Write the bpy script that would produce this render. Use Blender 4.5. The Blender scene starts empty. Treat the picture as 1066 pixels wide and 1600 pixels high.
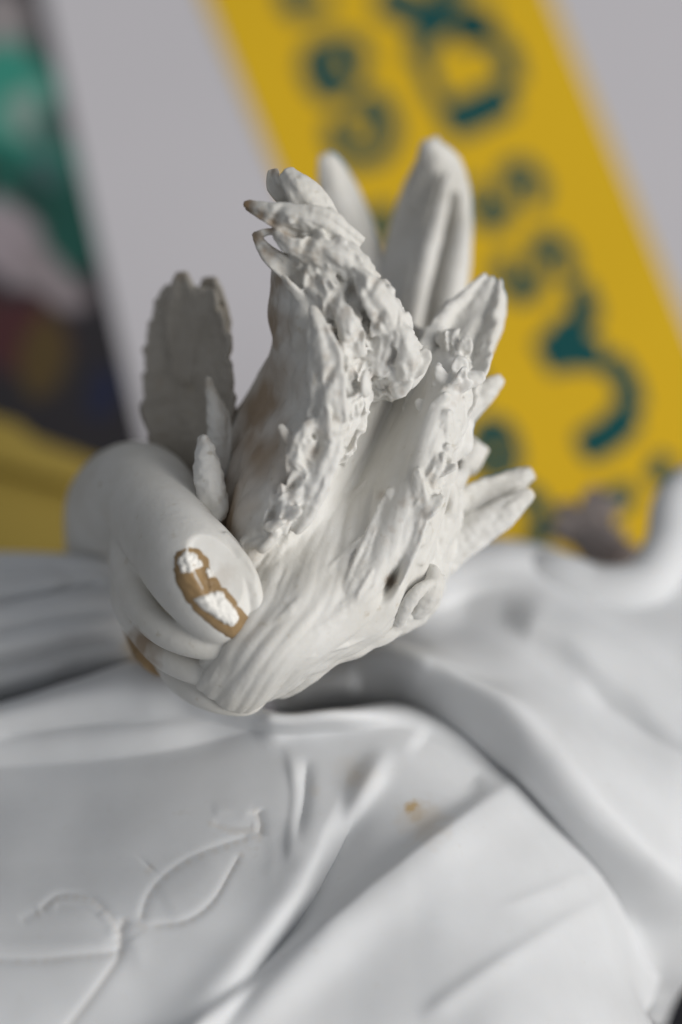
import bpy, math, random
import numpy as np
from mathutils import Matrix, Vector

# ------------------------------------------------------------------ scene, camera, light
SC = bpy.context.scene
COL = SC.collection
PX = 0.000061            # one photograph pixel at the plane of focus, in metres (the view is 6.5 cm wide there)
D = 3280.0               # camera to plane of focus, same pixels (20 cm)
DT = 4750.0              # camera to tabletop along the view axis
PITCH = math.radians(62)

cam_d = bpy.data.cameras.new('camera')
cam = bpy.data.objects.new('camera', cam_d)
COL.objects.link(cam)
cam.location = (0, -DT*PX*math.cos(PITCH), DT*PX*math.sin(PITCH))
cam.rotation_euler = (math.pi/2-PITCH, 0, 0)
cam_d.sensor_fit = 'VERTICAL'
cam_d.sensor_height = 36
cam_d.lens = 36*D/1600.0
cam_d.clip_start = 0.005
cam_d.clip_end = 20
cam_d.dof.use_dof = True
cam_d.dof.focus_distance = D*PX
APERTURE = 178.0*PX
cam_d.dof.aperture_fstop = (cam_d.lens/1000.0)/APERTURE
SC.camera = cam
CM = Matrix.Translation(cam.location) @ Matrix.Rotation(math.pi/2-PITCH, 4, 'X')
CMn = np.array(CM)
SC.render.resolution_x = 682
SC.render.resolution_y = 1024

world = bpy.data.worlds.new('World')
SC.world = world
world.use_nodes = True
wbg = world.node_tree.nodes['Background']
wbg.inputs['Color'].default_value = (0.92, 0.95, 1.0, 1)
wbg.inputs['Strength'].default_value = 0.28

def area(name, cam_dir, dist, size, power, color):
    """a window-like soft light; cam_dir is given in camera axes"""
    l = bpy.data.lights.new(name, 'AREA')
    l.shape = 'SQUARE'; l.size = size; l.energy = power; l.color = color
    o = bpy.data.objects.new(name, l)
    COL.objects.link(o)
    tgt = CM @ Vector((0, 0, -D*PX))
    d = (CM.to_3x3() @ Vector(cam_dir)).normalized()
    o.location = tgt + d*dist
    o.rotation_euler = (-d).to_track_quat('-Z', 'Y').to_euler()
    return o
area('window_light', (0.82, 0.00, 0.56), 1.3, 0.9, 17.5, (1.0, 0.98, 0.955))

SC.view_settings.view_transform = 'Standard'
SC.view_settings.look = 'None'
SC.view_settings.exposure = 0.0
SC.view_settings.gamma = 1.0

# ------------------------------------------------------------------ maths helpers
def to_world(P):
    """(photograph x, photograph y, height above the plane of focus) -> metres in the scene"""
    P = np.asarray(P, float)
    dep = D-P[..., 2]
    c = np.stack([(P[..., 0]-533)*dep/D, (800-P[..., 1])*dep/D, -dep, np.full(dep.shape, 1.0/PX)], -1)*PX
    return (c @ CMn.T)[..., :3]

def on_table(x, y, h=0.0):
    """pixel -> point at height h (metres) above the tabletop"""
    x = np.asarray(x, float); y = np.asarray(y, float)
    d = np.stack([(x-533)/D, (800-y)/D, -np.ones_like(x)], -1) @ CMn[:3, :3].T
    c = np.array(cam.location)
    t = (h-c[2])/d[..., 2]
    return c+d*t[..., None]

rng = np.random.default_rng(7)
_perm = rng.permutation(256); _perm = np.concatenate([_perm, _perm, _perm])
_grad = rng.normal(size=(256, 3)); _grad /= np.linalg.norm(_grad, axis=1)[:, None]
def noise(p):
    p = np.asarray(p, float)
    i = np.floor(p).astype(int); f = p-i; i &= 255
    u = f*f*f*(f*(f*6-15)+10)
    r = 0
    for a in (0, 1):
        for b in (0, 1):
            for c in (0, 1):
                g = _grad[_perm[_perm[_perm[(i[..., 0]+a) & 255]+((i[..., 1]+b) & 255)]+((i[..., 2]+c) & 255)]]
                d = g[..., 0]*(f[..., 0]-a)+g[..., 1]*(f[..., 1]-b)+g[..., 2]*(f[..., 2]-c)
                w = (u[..., 0] if a else 1-u[..., 0])*(u[..., 1] if b else 1-u[..., 1])*(u[..., 2] if c else 1-u[..., 2])
                r = r+w*d
    return r*1.6
def fbm(p, o=3):
    s = 0; a = 1.0
    for k in range(o):
        s = s+a*noise(p*2.03**k+k*7.3); a *= .5
    return s

def crom(C, n, axis=0):
    """Catmull-Rom through control rows along an axis"""
    C = np.moveaxis(np.asarray(C, float), axis, 0)
    m = len(C)
    P = np.concatenate([(2*C[0]-C[1])[None], C, (2*C[-1]-C[-2])[None]])
    t = np.linspace(0, m-1, n); k = np.minimum(t.astype(int), m-2); f = t-k
    f = f.reshape((-1,)+(1,)*(C.ndim-1))
    a, b, c, d = P[k], P[k+1], P[k+2], P[k+3]
    R = .5*(2*b+(c-a)*f+(2*a-5*b+4*c-d)*f**2+(3*b-a-3*c+d)*f**3)
    return np.moveaxis(R, 0, axis)

def patch(C, M, N):
    return crom(crom(C, M, 0), N, 1)

def normals(G):
    du = np.gradient(G, axis=0); dv = np.gradient(G, axis=1)
    n = np.cross(du, dv)
    return n/(np.linalg.norm(n, axis=-1, keepdims=True)+1e-9)

def sdist(X, Y, pts):
    """arc parameter and signed distance (positive = left of travel, y down) to a polyline"""
    pts = crom(np.array(pts, float), max(12, 6*len(pts)), 0)
    best = np.full(X.shape, 1e9); sg = np.zeros(X.shape); tt = np.zeros(X.shape)
    n = len(pts)-1
    for i in range(n):
        a, b = pts[i], pts[i+1]; e = b-a; L = e@e+1e-9
        t = np.clip(((X-a[0])*e[0]+(Y-a[1])*e[1])/L, 0, 1)
        dx = X-a[0]-t*e[0]; dy = Y-a[1]-t*e[1]
        d = np.hypot(dx, dy); m = d < best
        best = np.where(m, d, best)
        cr = dx*e[1]-dy*e[0]
        sg = np.where(m, np.sign(cr), sg); tt = np.where(m, (i+t)/n, tt)
    return tt, best*np.where(sg == 0, 1, sg)

def add_folds(G, folds):
    """folds: (polyline, height, width on left, width on right, taper at start, taper at end)"""
    X, Y = G[..., 0], G[..., 1]; z = 0
    X = X+3*noise(np.stack([X/60, Y/60, X*0], -1)); 
    for pts, h, wl, wr, t0, t1 in folds:
        t, d = sdist(X, Y, pts)
        w = np.where(d > 0, wl, wr)
        tp = np.clip(t/max(t0, 1e-3), 0, 1)*np.clip((1-t)/max(t1, 1e-3), 0, 1)
        tp = tp*tp*(3-2*tp)
        z = z+h*tp*np.exp(-(np.abs(d)/w)**1.7)
    G = G.copy(); G[..., 2] += z
    return G

def solid(G, th, edge=0.14, keep=None):
    """closed shell from a grid; thins to a rounded rim"""
    M, N = G.shape[:2]
    n = normals(G)
    u = np.linspace(0, 1, M)[:, None]; v = np.linspace(0, 1, N)[None, :]
    e = np.minimum(np.minimum(u, 1-u), np.minimum(v, 1-v))/edge
    t = th*(0.25+0.75*np.sqrt(np.clip(e*(2-e), 0, 1)*(e < 1)+(e >= 1)))
    A = G+n*t[..., None]*.5; B = G-n*t[..., None]*.5
    V = np.concatenate([A.reshape(-1, 3), B.reshape(-1, 3)])
    I = np.arange(M*N).reshape(M, N)
    q = np.stack([I[:-1, :-1], I[:-1, 1:], I[1:, 1:], I[1:, :-1]], -1).reshape(-1, 4)
    F = [q, q[:, ::-1]+M*N]
    ring = np.concatenate([I[0, :], I[1:, -1], I[-1, -2::-1], I[-2:0:-1, 0]])
    r2 = np.roll(ring, -1)
    F.append(np.stack([r2, ring, ring+M*N, r2+M*N], -1))
    return V, np.concatenate(F)

def tube(pts, rad, n=60, k=16, squash=1.0, up=(0, 0, 1), bump=0, bs=20, seed=0, crumple=0):
    P = crom(np.array(pts, float), n, 0); R = crom(np.array(rad, float)[:, None], n, 0)[:, 0]
    R = np.maximum(R, .3)
    T = np.gradient(P, axis=0); T /= np.linalg.norm(T, axis=1)[:, None]+1e-9
    U = np.array(up, float); S = np.cross(T, U); S /= np.linalg.norm(S, axis=1)[:, None]+1e-6
    W = np.cross(S, T)
    a = np.linspace(0, 2*math.pi, k, endpoint=False)
    G = P[:, None]+R[:, None, None]*(S[:, None]*np.cos(a)[None, :, None]+W[:, None]*np.sin(a)[None, :, None]*squash)
    if bump:
        al = np.concatenate([[0], np.cumsum(np.linalg.norm(np.diff(P, axis=0), axis=1))])
        rel = (G-P[:, None])
        wq = np.stack([al[:, None]/(bs*2.4)+rel[..., 0]*.02, (rel*S[:, None]).sum(-1)/bs, (rel*W[:, None]).sum(-1)/bs], -1)+seed if crumple else G/bs+seed
        wq = wq+.6*noise(wq*.7+11)[..., None]
        d = fbm(wq, 2)*.6+(.55-2.2*np.abs(noise(wq*1.3+3)))*crumple
        rad_dir = G-P[:, None]
        G = G+rad_dir/(np.linalg.norm(rad_dir, axis=-1, keepdims=True)+1e-6)*d[..., None]*bump
    V = np.concatenate([G.reshape(-1, 3), P[:1]-T[:1]*R[0]*.5, P[-1:]+T[-1:]*R[-1]*.5])
    I = np.arange(n*k).reshape(n, k); J = np.roll(I, -1, 1)
    q = np.stack([I[:-1], J[:-1], J[1:], I[1:]], -1).reshape(-1, 4)
    F = [list(x) for x in q[:, ::-1]]
    for j in range(k):
        F.append([int(I[0, j]), n*k, int(J[0, j])][::-1]); F.append([int(I[-1, j]), int(J[-1, j]), n*k+1][::-1])
    return V, F

def leaf(sp, wid, nrm=(0, 0, 1), cup=.3, th=9, ridges=0, ramp=2.0, ser=0, nser=7, rough=1.5, M=44, N=25, seed=0, twist=0, keel=0, rag=0):
    """leaf blade along a spine; wid = half widths along it; nrm = facing hint"""
    P = crom(np.array(sp, float), M, 0); W = crom(np.array(wid, float)[:, None], M, 0)[:, 0]
    W = np.maximum(W, .8)
    u = np.linspace(0, 1, M); v = np.linspace(-1, 1, N)
    T = np.gradient(P, axis=0); T /= np.linalg.norm(T, axis=1)[:, None]+1e-9
    n0 = np.array(nrm, float); n0 = np.repeat((n0/np.linalg.norm(n0))[None], M, 0)
    S = np.cross(T, n0); S /= np.linalg.norm(S, axis=1)[:, None]+1e-6
    Nn = np.cross(S, T)
    a = twist*(u-.3)[:, None]
    S, Nn = S*np.cos(a)+Nn*np.sin(a), Nn*np.cos(a)-S*np.sin(a)
    Wl = W[:, None]*np.ones((1, N))
    if ser:
        st = 1+ser*(np.abs((u*nser+seed*.37) % 1-.0)-.5)
        st2 = 1+ser*(np.abs((u*(nser*.83)+seed*.71) % 1-.0)-.5)
        Wl = Wl*np.where(v[None, :] > 0, st[:, None], st2[:, None])
    if rag:
        Wl = Wl*(1+rag*noise(np.stack(np.broadcast_arrays(u[:, None]*7+seed, np.sign(v)[None, :]*3.3, np.array([[seed*1.7]])), -1)))
    h = W[:, None]*(cup*v[None, :]**2-keel*np.abs(v[None, :]))+ramp*np.cos(ridges*math.pi*v[None, :]+.6*u[:, None])*(1 if ridges else 0)
    G = P[:, None]+S[:, None]*(Wl*v[None, :])[..., None]+Nn[:, None]*h[..., None]
    if rough:
        q = np.stack([u[:, None]*3+seed*3.1+v[None, :]*0, v[None, :]*3+u[:, None]*0, np.zeros((M, N))+seed*1.3], -1)
        G = G+Nn[:, None]*(fbm(q, 3)*rough*2)[..., None]
        G = G+Nn[:, None]*(noise(G/9.0)*rough)[..., None]
    return solid(G, th)

# ------------------------------------------------------------------ objects
def mesh_from(name, V, F, mat, smooth=True):
    me = bpy.data.meshes.new(name)
    me.from_pydata([tuple(map(float, v)) for v in V], [], [list(map(int, f)) for f in F])
    me.materials.append(mat)
    if smooth:
        me.polygons.foreach_set('use_smooth', [True]*len(me.polygons))
    me.validate(); me.update()
    return me

def join(parts):
    Vs = []; Fs = []; o = 0
    for V, F in parts:
        Vs.append(np.asarray(V)); Fs += [[int(i)+o for i in f] for f in F]; o += len(V)
    return np.concatenate(Vs), Fs

def fuse(parts, voxel=2.6, smooth=2, fac=.5):
    """one continuous fired-clay body out of overlapping closed pieces (pixel units)"""
    V, F = join(parts)
    me = bpy.data.meshes.new('tmp'); me.from_pydata(V.tolist(), [], F)
    o = bpy.data.objects.new('tmp', me); COL.objects.link(o)
    m = o.modifiers.new('r', 'REMESH'); m.mode = 'VOXEL'; m.voxel_size = voxel; m.adaptivity = 0
    if smooth:
        s = o.modifiers.new('s', 'SMOOTH'); s.factor = fac; s.iterations = smooth
    dg = bpy.context.evaluated_depsgraph_get(); dg.update()
    ev = o.evaluated_get(dg); em = ev.to_mesh()
    n = len(em.vertices); V = np.zeros(n*3); em.vertices.foreach_get('co', V); V = V.reshape(-1, 3)
    nl = len(em.loops); li = np.zeros(nl, int); em.loops.foreach_get('vertex_index', li)
    npol = len(em.polygons); ls = np.zeros(npol, int); lt = np.zeros(npol, int)
    em.polygons.foreach_get('loop_start', ls); em.polygons.foreach_get('loop_total', lt)
    F = [li[a:a+b].tolist() for a, b in zip(ls, lt)]
    ev.to_mesh_clear()
    bpy.data.objects.remove(o); bpy.data.meshes.remove(me)
    return V, F

def part(name, VF, mat, parent, label=None, stain_shades=None, roughen=0, rs=6.0):
    V, F = VF
    V = np.asarray(V, float)
    W = to_world(V)-np.array(parent_world(parent))
    me = mesh_from(name, W, F, mat)
    at = me.attributes.new('stain_shade', 'FLOAT', 'POINT')
    s = np.zeros(len(V))
    for (x, y, z, r, k) in (stain_shades or []):
        d = np.hypot(V[:, 0]-x, V[:, 1]-y)
        if z is not None: d = np.hypot(d, (V[:, 2]-z)*.5)
        m = np.nonzero(d < 2.2*r)[0]
        if not len(m): continue
        dd = d[m]+r*.4*fbm(V[m]/(r*.8), 2)
        s[m] = np.maximum(s[m], k*np.clip(1.3-dd/r, 0, 1))
    at.data.foreach_set('value', s)
    o = bpy.data.objects.new(name, me); COL.objects.link(o); o.parent = parent
    if label: o['label'] = label
    return o

def parent_world(p):
    v = Vector((0, 0, 0))
    while p is not None:
        v += p.location; p = p.parent
    return v

def thing(name, label, cat, loc):
    o = bpy.data.objects.new(name, None); o.empty_display_size = .01
    COL.objects.link(o); o.location = loc; o['label'] = label; o['category'] = cat
    return o

# ------------------------------------------------------------------ materials
def nmat(name):
    m = bpy.data.materials.new(name); m.use_nodes = True
    nt = m.node_tree; b = nt.nodes['Principled BSDF']
    return m, nt, b
def N(nt, t, **k):
    n = nt.nodes.new(t)
    for a, v in k.items():
        if a in n.inputs: n.inputs[a].default_value = v
        else: setattr(n, a, v)
    return n

def porcelain(name, c1, c2, stain_shade=(.22, .12, .035), rough=.55, bump=.25, scale=1500, grime=.5):
    m, nt, b = nmat(name); L = nt.links.new
    tc = N(nt, 'ShaderNodeTexCoord')
    n1 = N(nt, 'ShaderNodeTexNoise', Scale=90.0, Detail=5.0, Roughness=.6)
    L(tc.outputs['Object'], n1.inputs['Vector'])
    mx = N(nt, 'ShaderNodeMix', data_type='RGBA')
    r = N(nt, 'ShaderNodeMapRange'); r.inputs['From Min'].default_value = .35; r.inputs['From Max'].default_value = .7
    L(n1.outputs['Fac'], r.inputs['Value'])
    L(r.outputs['Result'], mx.inputs['Factor'])
    mx.inputs['A'].default_value = (*c1, 1); mx.inputs['B'].default_value = (*c2, 1)
    # specks of old dirt
    n2 = N(nt, 'ShaderNodeTexNoise', Scale=700.0, Detail=3.0)
    L(tc.outputs['Object'], n2.inputs['Vector'])
    r2 = N(nt, 'ShaderNodeMapRange'); r2.inputs['From Min'].default_value = .66; r2.inputs['From Max'].default_value = .78; r2.inputs['To Max'].default_value = grime
    L(n2.outputs['Fac'], r2.inputs['Value'])
    m2 = N(nt, 'ShaderNodeMix', data_type='RGBA'); m2.inputs['B'].default_value = (.42, .36, .26, 1)
    L(r2.outputs['Result'], m2.inputs['Factor']); L(mx.outputs['Result'], m2.inputs['A'])
    # brown stains and painted shade, stored on the mesh
    at = N(nt, 'ShaderNodeAttribute', attribute_name='stain_shade')
    m3 = N(nt, 'ShaderNodeMix', data_type='RGBA'); m3.inputs['B'].default_value = (*stain_shade, 1)
    L(at.outputs['Fac'], m3.inputs['Factor']); L(m2.outputs['Result'], m3.inputs['A'])
    L(m3.outputs['Result'], b.inputs['Base Color'])
    b.inputs['Roughness'].default_value = rough
    b.inputs['Specular IOR Level'].default_value = .35
    b.inputs['Subsurface Weight'].default_value = .12
    b.inputs['Subsurface Radius'].default_value = (1, .8, .6)
    b.inputs['Subsurface Scale'].default_value = .0006
    n3 = N(nt, 'ShaderNodeTexNoise', Scale=float(scale), Detail=6.0, Roughness=.6)
    L(tc.outputs['Object'], n3.inputs['Vector'])
    bp = N(nt, 'ShaderNodeBump', Strength=bump, Distance=.0002)
    L(n3.outputs['Fac'], bp.inputs['Height']); L(bp.outputs['Normal'], b.inputs['Normal'])
    return m

def plain(name, col, rough=.6, var=.12, scale=60, bump=0):
    m, nt, b = nmat(name); L = nt.links.new
    tc = N(nt, 'ShaderNodeTexCoord'); n1 = N(nt, 'ShaderNodeTexNoise', Scale=float(scale), Detail=5.0)
    L(tc.outputs['Object'], n1.inputs['Vector'])
    mx = N(nt, 'ShaderNodeMix', data_type='RGBA'); L(n1.outputs['Fac'], mx.inputs['Factor'])
    mx.inputs['A'].default_value = (*[c*(1-var) for c in col], 1); mx.inputs['B'].default_value = (*[min(1, c*(1+var)) for c in col], 1)
    L(mx.outputs['Result'], b.inputs['Base Color']); b.inputs['Roughness'].default_value = rough
    b.inputs['Specular IOR Level'].default_value = .3
    if bump:
        bp = N(nt, 'ShaderNodeBump', Strength=bump, Distance=.0005); L(n1.outputs['Fac'], bp.inputs['Height']); L(bp.outputs['Normal'], b.inputs['Normal'])
    return m

def printed(name, rough=.45):
    m, nt, b = nmat(name); L = nt.links.new
    at = N(nt, 'ShaderNodeAttribute', attribute_name='print')
    L(at.outputs['Color'], b.inputs['Base Color']); b.inputs['Roughness'].default_value = rough
    return m

M_BISQUE = porcelain('bisque_porcelain', (.72, .71, .68), (.585, .565, .515), bump=.3, scale=900)
M_GRIME_SHADE = porcelain('grimy_shaded_bisque', (.42, .39, .345), (.29, .26, .215), bump=.3, scale=900)  # grime plus the shade of the left-facing leaf, put into its colour
M_DRAPE = porcelain('smooth_porcelain', (.68, .69, .70), (.635, .64, .645), stain_shade=(.45, .27, .05), rough=.6, bump=.06, scale=500, grime=.12)
M_GLUE = plain('dried_amber_glue', (.31, .205, .10), rough=.33, var=.55, scale=260, bump=.4)
M_CHALK = plain('raw_white_break', (.85, .83, .78), rough=.9, var=.08, scale=1200, bump=.8)
M_PAPER = plain('white_paper', (.60, .58, .605), rough=.7, var=.03, scale=30)
M_YELLOW = plain('yellow_print', (.76, .475, .012), rough=.6, var=.08, scale=25)
M_GREEN = plain('dark_green_print', (.003, .075, .075), rough=.6, var=.1, scale=40)
M_KRAFT = plain('ochre_paper', (.40, .29, .06), rough=.7, var=.08, scale=30)
M_TABLE = plain('dark_tabletop', (.012, .012, .016), rough=.5, var=.3, scale=20)
M_PRINT = printed('colour_print')

# ------------------------------------------------------------------ setting: tabletop
def flat_solid(x0, x1, y0, y1, z0, z1):
    V = [(x, y, z) for z in (z0, z1) for (x, y) in ((x0, y0), (x1, y0), (x1, y1), (x0, y1))]
    F = [(3, 2, 1, 0), (4, 5, 6, 7), (0, 1, 5, 4), (1, 2, 6, 5), (2, 3, 7, 6), (3, 0, 4, 7)]
    return V, F
tb = bpy.data.objects.new('tabletop', mesh_from('tabletop', *flat_solid(-.7, .7, -.5, .7, -.025, 0), M_TABLE, False))
COL.objects.link(tb); tb['kind'] = 'structure'

# ------------------------------------------------------------------ papers on the table
def sheet(name, corners, h0, h1, mat, parent, n=2, colour=None, nx=None, wav=0):
    """flat piece of paper with thickness whose top face corners are given as photo pixels"""
    nx = nx or n
    c = np.array([on_table(x, y, h1) for x, y in corners])          # tl tr br bl
    u = np.linspace(0, 1, nx)[None, :, None]; v = np.linspace(0, 1, n)[:, None, None]
    G = (c[0]*(1-u)+c[1]*u)*(1-v)+(c[3]*(1-u)+c[2]*u)*v
    if wav: G[..., 2] += wav*(1+noise(G*14))*.5
    B = G.copy(); B[..., 2] = h0
    o3 = np.array(parent_world(parent)) if parent else np.zeros(3)
    V = np.concatenate([G.reshape(-1, 3), B.reshape(-1, 3)])
    I = np.arange(n*nx).reshape(n, nx)
    q = np.stack([I[:-1, :-1], I[1:, :-1], I[1:, 1:], I[:-1, 1:]], -1).reshape(-1, 4)
    ring = np.concatenate([I[0, :], I[1:, -1], I[-1, -2::-1], I[-2:0:-1, 0]]); r2 = np.roll(ring, -1)
    F = np.concatenate([q, q[:, ::-1]+n*nx, np.stack([ring, r2, r2+n*nx, ring+n*nx], -1)])
    me = mesh_from(name, V-o3, F, mat, False)
    if colour is not None:
        X = (corners[0][0]*(1-u)+corners[1][0]*u)*(1-v)+(corners[3][0]*(1-u)+corners[2][0]*u)*v
        Y = (corners[0][1]*(1-u)+corners[1][1]*u)*(1-v)+(corners[3][1]*(1-u)+corners[2][1]*u)*v
        rgb = colour(X[..., 0], Y[..., 0]).reshape(-1, 3)
        a = me.color_attributes.new('print', 'FLOAT_COLOR', 'POINT')
        full = np.ones((2*n*nx, 4)); full[:n*nx, :3] = rgb; full[n*nx:, :3] = .3
        a.data.foreach_set('color', full.ravel())
    o = bpy.data.objects.new(name, me); COL.objects.link(o); o.parent = parent
    return o

card = thing('printed_card', 'white card with a wide yellow band of dark green lettering, lying behind the figurine', 'card', tuple(on_table(700, 500, 0)))
sheet('card_sheet', [(40, -130), (1500, -420), (1700, 1100), (312, 1100)], .0005, .0042, M_PAPER, card)
def bandx(y, side): return (321+.417*y) if side == 0 else (862+.412*y)
band = sheet('yellow_band', [(bandx(-220, 0), -220), (bandx(-300, 1), -300), (bandx(1080, 1), 1080), (bandx(1080, 0), 1080)], .00425, .0044, M_YELLOW, card)

def stroke(pts, w, h=.00446, closed=False, n=None):
    """flat printed stroke with rounded ends along a photo-pixel polyline"""
    P = np.array(pts, float)
    P = crom(P, n or 10*len(P), 0)
    T = np.gradient(P, axis=0); T /= np.linalg.norm(T, axis=1)[:, None]+1e-9
    S = np.stack([-T[:, 1], T[:, 0]], -1)
    ww = np.full(len(P), w/2.0)
    k = 4
    for i in range(k):
        f = math.sqrt(1-(1-(i+.3)/k)**2); ww[i] *= f; ww[-1-i] *= f
    A = P+S*ww[:, None]; B = P-S*ww[:, None]
    n_ = len(P)
    V = np.concatenate([on_table(A[:, 0], A[:, 1], h), on_table(B[:, 0], B[:, 1], h)])
    V2 = V.copy(); V2[:, 2] = h+.00003
    V = np.concatenate([V2, V]); F = []
    for i in range(n_-1):
        F.append([i, i+1, n_+i+1, n_+i])
        F.append([2*n_+i, 3*n_+i, 3*n_+i+1, 2*n_+i+1])
        F.append([i, 2*n_+i, 2*n_+i+1, i+1]); F.append([n_+i+1, 3*n_+i+1, 3*n_+i, n_+i])
    return V, F
def letter(strokes, w=None):
    V, F = join([stroke(s, w, .00446+.00004*i) if w else stroke(s[0], s[1], .00446+.00004*i) for i, s in enumerate(strokes)])
    me = mesh_from('letter', V-np.array(parent_world(card)), F, M_GREEN, False)
    o = bpy.data.objects.new('letter', me); COL.objects.link(o); o.parent = card
# large line of lettering, reading down the band, tops to the right
letter([([(590, -10), (650, 18), (705, 45)], 57), ([(700, 42), (735, 26), (772, 34)], 42), ([(692, 35), (664, 62), (654, 98)], 39), ([(690, 5), (712, -40), (745, -90)], 49)])
letter([([(664, 92), (672, 125), (692, 170)], 24), ([(712, 60), (765, 58), (795, 92), (802, 135)], 34), ([(694, 192), (745, 174), (800, 146)], 62)])
def glyph(cx, cy, ab):
    return [(cx+.383*p+.924*q, cy+.924*p-.383*q) for p, q in ab]
S_GLYPH = [(36, 30), (12, 50), (-22, 45), (-33, 22), (-10, 4), (16, -7), (35, -26), (22, -48), (-12, -52), (-36, -34)]
for cx, cy in ((792, 303), (838, 417)):
    letter([(glyph(cx, cy, S_GLYPH), 29), (glyph(cx, cy, [(-30, 34), (-26, 10)]), 38), (glyph(cx, cy, [(28, -36), (10, -50)]), 38)])
letter([([(900, 440), (918, 490), (902, 506)], 42), ([(905, 500), (880, 535), (848, 562)], 62), ([(850, 565), (890, 552), (945, 556)], 54)])
letter([([(950, 556), (980, 600), (990, 645)], 42), ([(988, 640), (955, 676), (905, 704)], 57)])
letter([([(1015, 728), (1050, 740)], 49), ([(930, 800), (990, 765)], 44)])
# small line beside it
letter([[(445, -40), (475, -55), (510, -60)], [(450, 20), (480, 12), (520, 2)], [(445, -40), (455, 18)]], 29)
letter([[(450, 18), (490, 8)]], 35)
letter([[(475, 88), (520, 68), (556, 72), (568, 105)], [(478, 88), (496, 134), (522, 146), (568, 112)], [(512, 76), (534, 138)]], 30)
letter([[(560, 155), (595, 165), (608, 205), (590, 240), (550, 245), (525, 215), (530, 185)], [(560, 205), (565, 175)]], 34)
letter([[(578, 330), (610, 345), (625, 385), (600, 420)], [(578, 330), (570, 380), (590, 410)]], 33)
letter([[(630, 440), (665, 450), (690, 510), (650, 530)]], 29)
letter([[(690, 560), (720, 560), (745, 610), (700, 620)]], 29)
letter([[(745, 665), (785, 672), (800, 720), (770, 745)], [(748, 668), (755, 720), (775, 745)]], 33)
letter([[(768, 690), (776, 698)]], 41)
letter([[(800, 770), (835, 780), (850, 830), (820, 850)], [(835, 838), (850, 850)]], 33)

# picture magazine at the left
def mag_colour(X, Y):
    c = np.zeros(X.shape+(3,))+np.array([.018, .015, .018])
    nx = X+14*noise(np.stack([X/50, Y/50, X*0], -1)); ny = Y+18*noise(np.stack([X/50, Y/50, X*0+5], -1))
    def blob(x, y, rx, ry, a, col, s=2.2):
        nonlocal c
        ca, sa = math.cos(a), math.sin(a)
        u = ((nx-x)*ca+(ny-y)*sa)/rx; v = (-(nx-x)*sa+(ny-y)*ca)/ry
        w = np.clip((1.12-np.hypot(u, v))*s*2, 0, 1)[..., None]
        c = c*(1-w)+np.array(col)*w
    blob(10, 70, 42, 75, -.2, (.30, .27, .27))
    blob(15, 200, 78, 105, 0, (.035, .27, .20))
    blob(60, 320, 80, 75, .9, (.016, .17, .125))
    blob(110, 390, 60, 85, -.4, (.005, .07, .052))
    blob(45, 215, 30, 40, .2, (.24,.34,.30))
    blob(75, 250, 22, 30, .2, (.09, .17, .15))
    blob(75, 310, 25, 25, 0, (.05, .10, .10))
    blob(30, 330, 90, 20, .8, (.003, .04, .03))
    blob(15, 420, 70, 55, 1.0, (.33, .28, .30))
    blob(85, 480, 75, 30, .75, (.27, .23, .24))
    blob(20, 560, 95, 50, .2, (.06, .014, .016))
    blob(75, 600, 35, 60, .2, (.08, .05, .012))
    blob(170, 650, 22, 40, 0, (.006, .010, .04))
    return c
mag = thing('magazine', 'magazine with a glossy green, white and black picture, at the left behind the figurine', 'magazine', tuple(on_table(0, 300, 0)))
sheet('cover', [(-420, -160), (60, -120), (268, 900), (-420, 900)], .0035, .0038, M_PRINT, mag, n=150, nx=110, colour=mag_colour)
sheet('page_block', [(-416, -156), (56, -116), (264, 896), (-416, 896)], .0001, .0034, plain('page_edges', (.10, .095, .09)), mag)

# ochre folded paper
ock = thing('folded_paper', 'folded ochre yellow paper lying beside the left edge of the figurine', 'paper', tuple(on_table(30, 780, 0)))
sheet('lower_flap', [(-350, 560), (0, 640), (230, 760), (230, 1100)][:0] or [(-380, 640), (-10, 700), (260, 770), (260, 960)][:0] or [(-300, 560), (200, 745), (260, 960), (-300, 960)], .0045, .0062, M_KRAFT, ock, n=24, wav=.002)
sheet('upper_flap', [(-300, 570), (30, 668), (150, 772), (-300, 640)], .0085, .0092, M_KRAFT, ock, n=24, wav=.0015)

# ------------------------------------------------------------------ the figurine
FO = to_world(np.array([620.0, 1350.0, -900.0])); FO[2] = 0
fig = thing('porcelain_figurine', 'chipped white porcelain figurine fragment with draped cloth folds and a frilled leafy ornament', 'figurine', tuple(FO))

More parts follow.
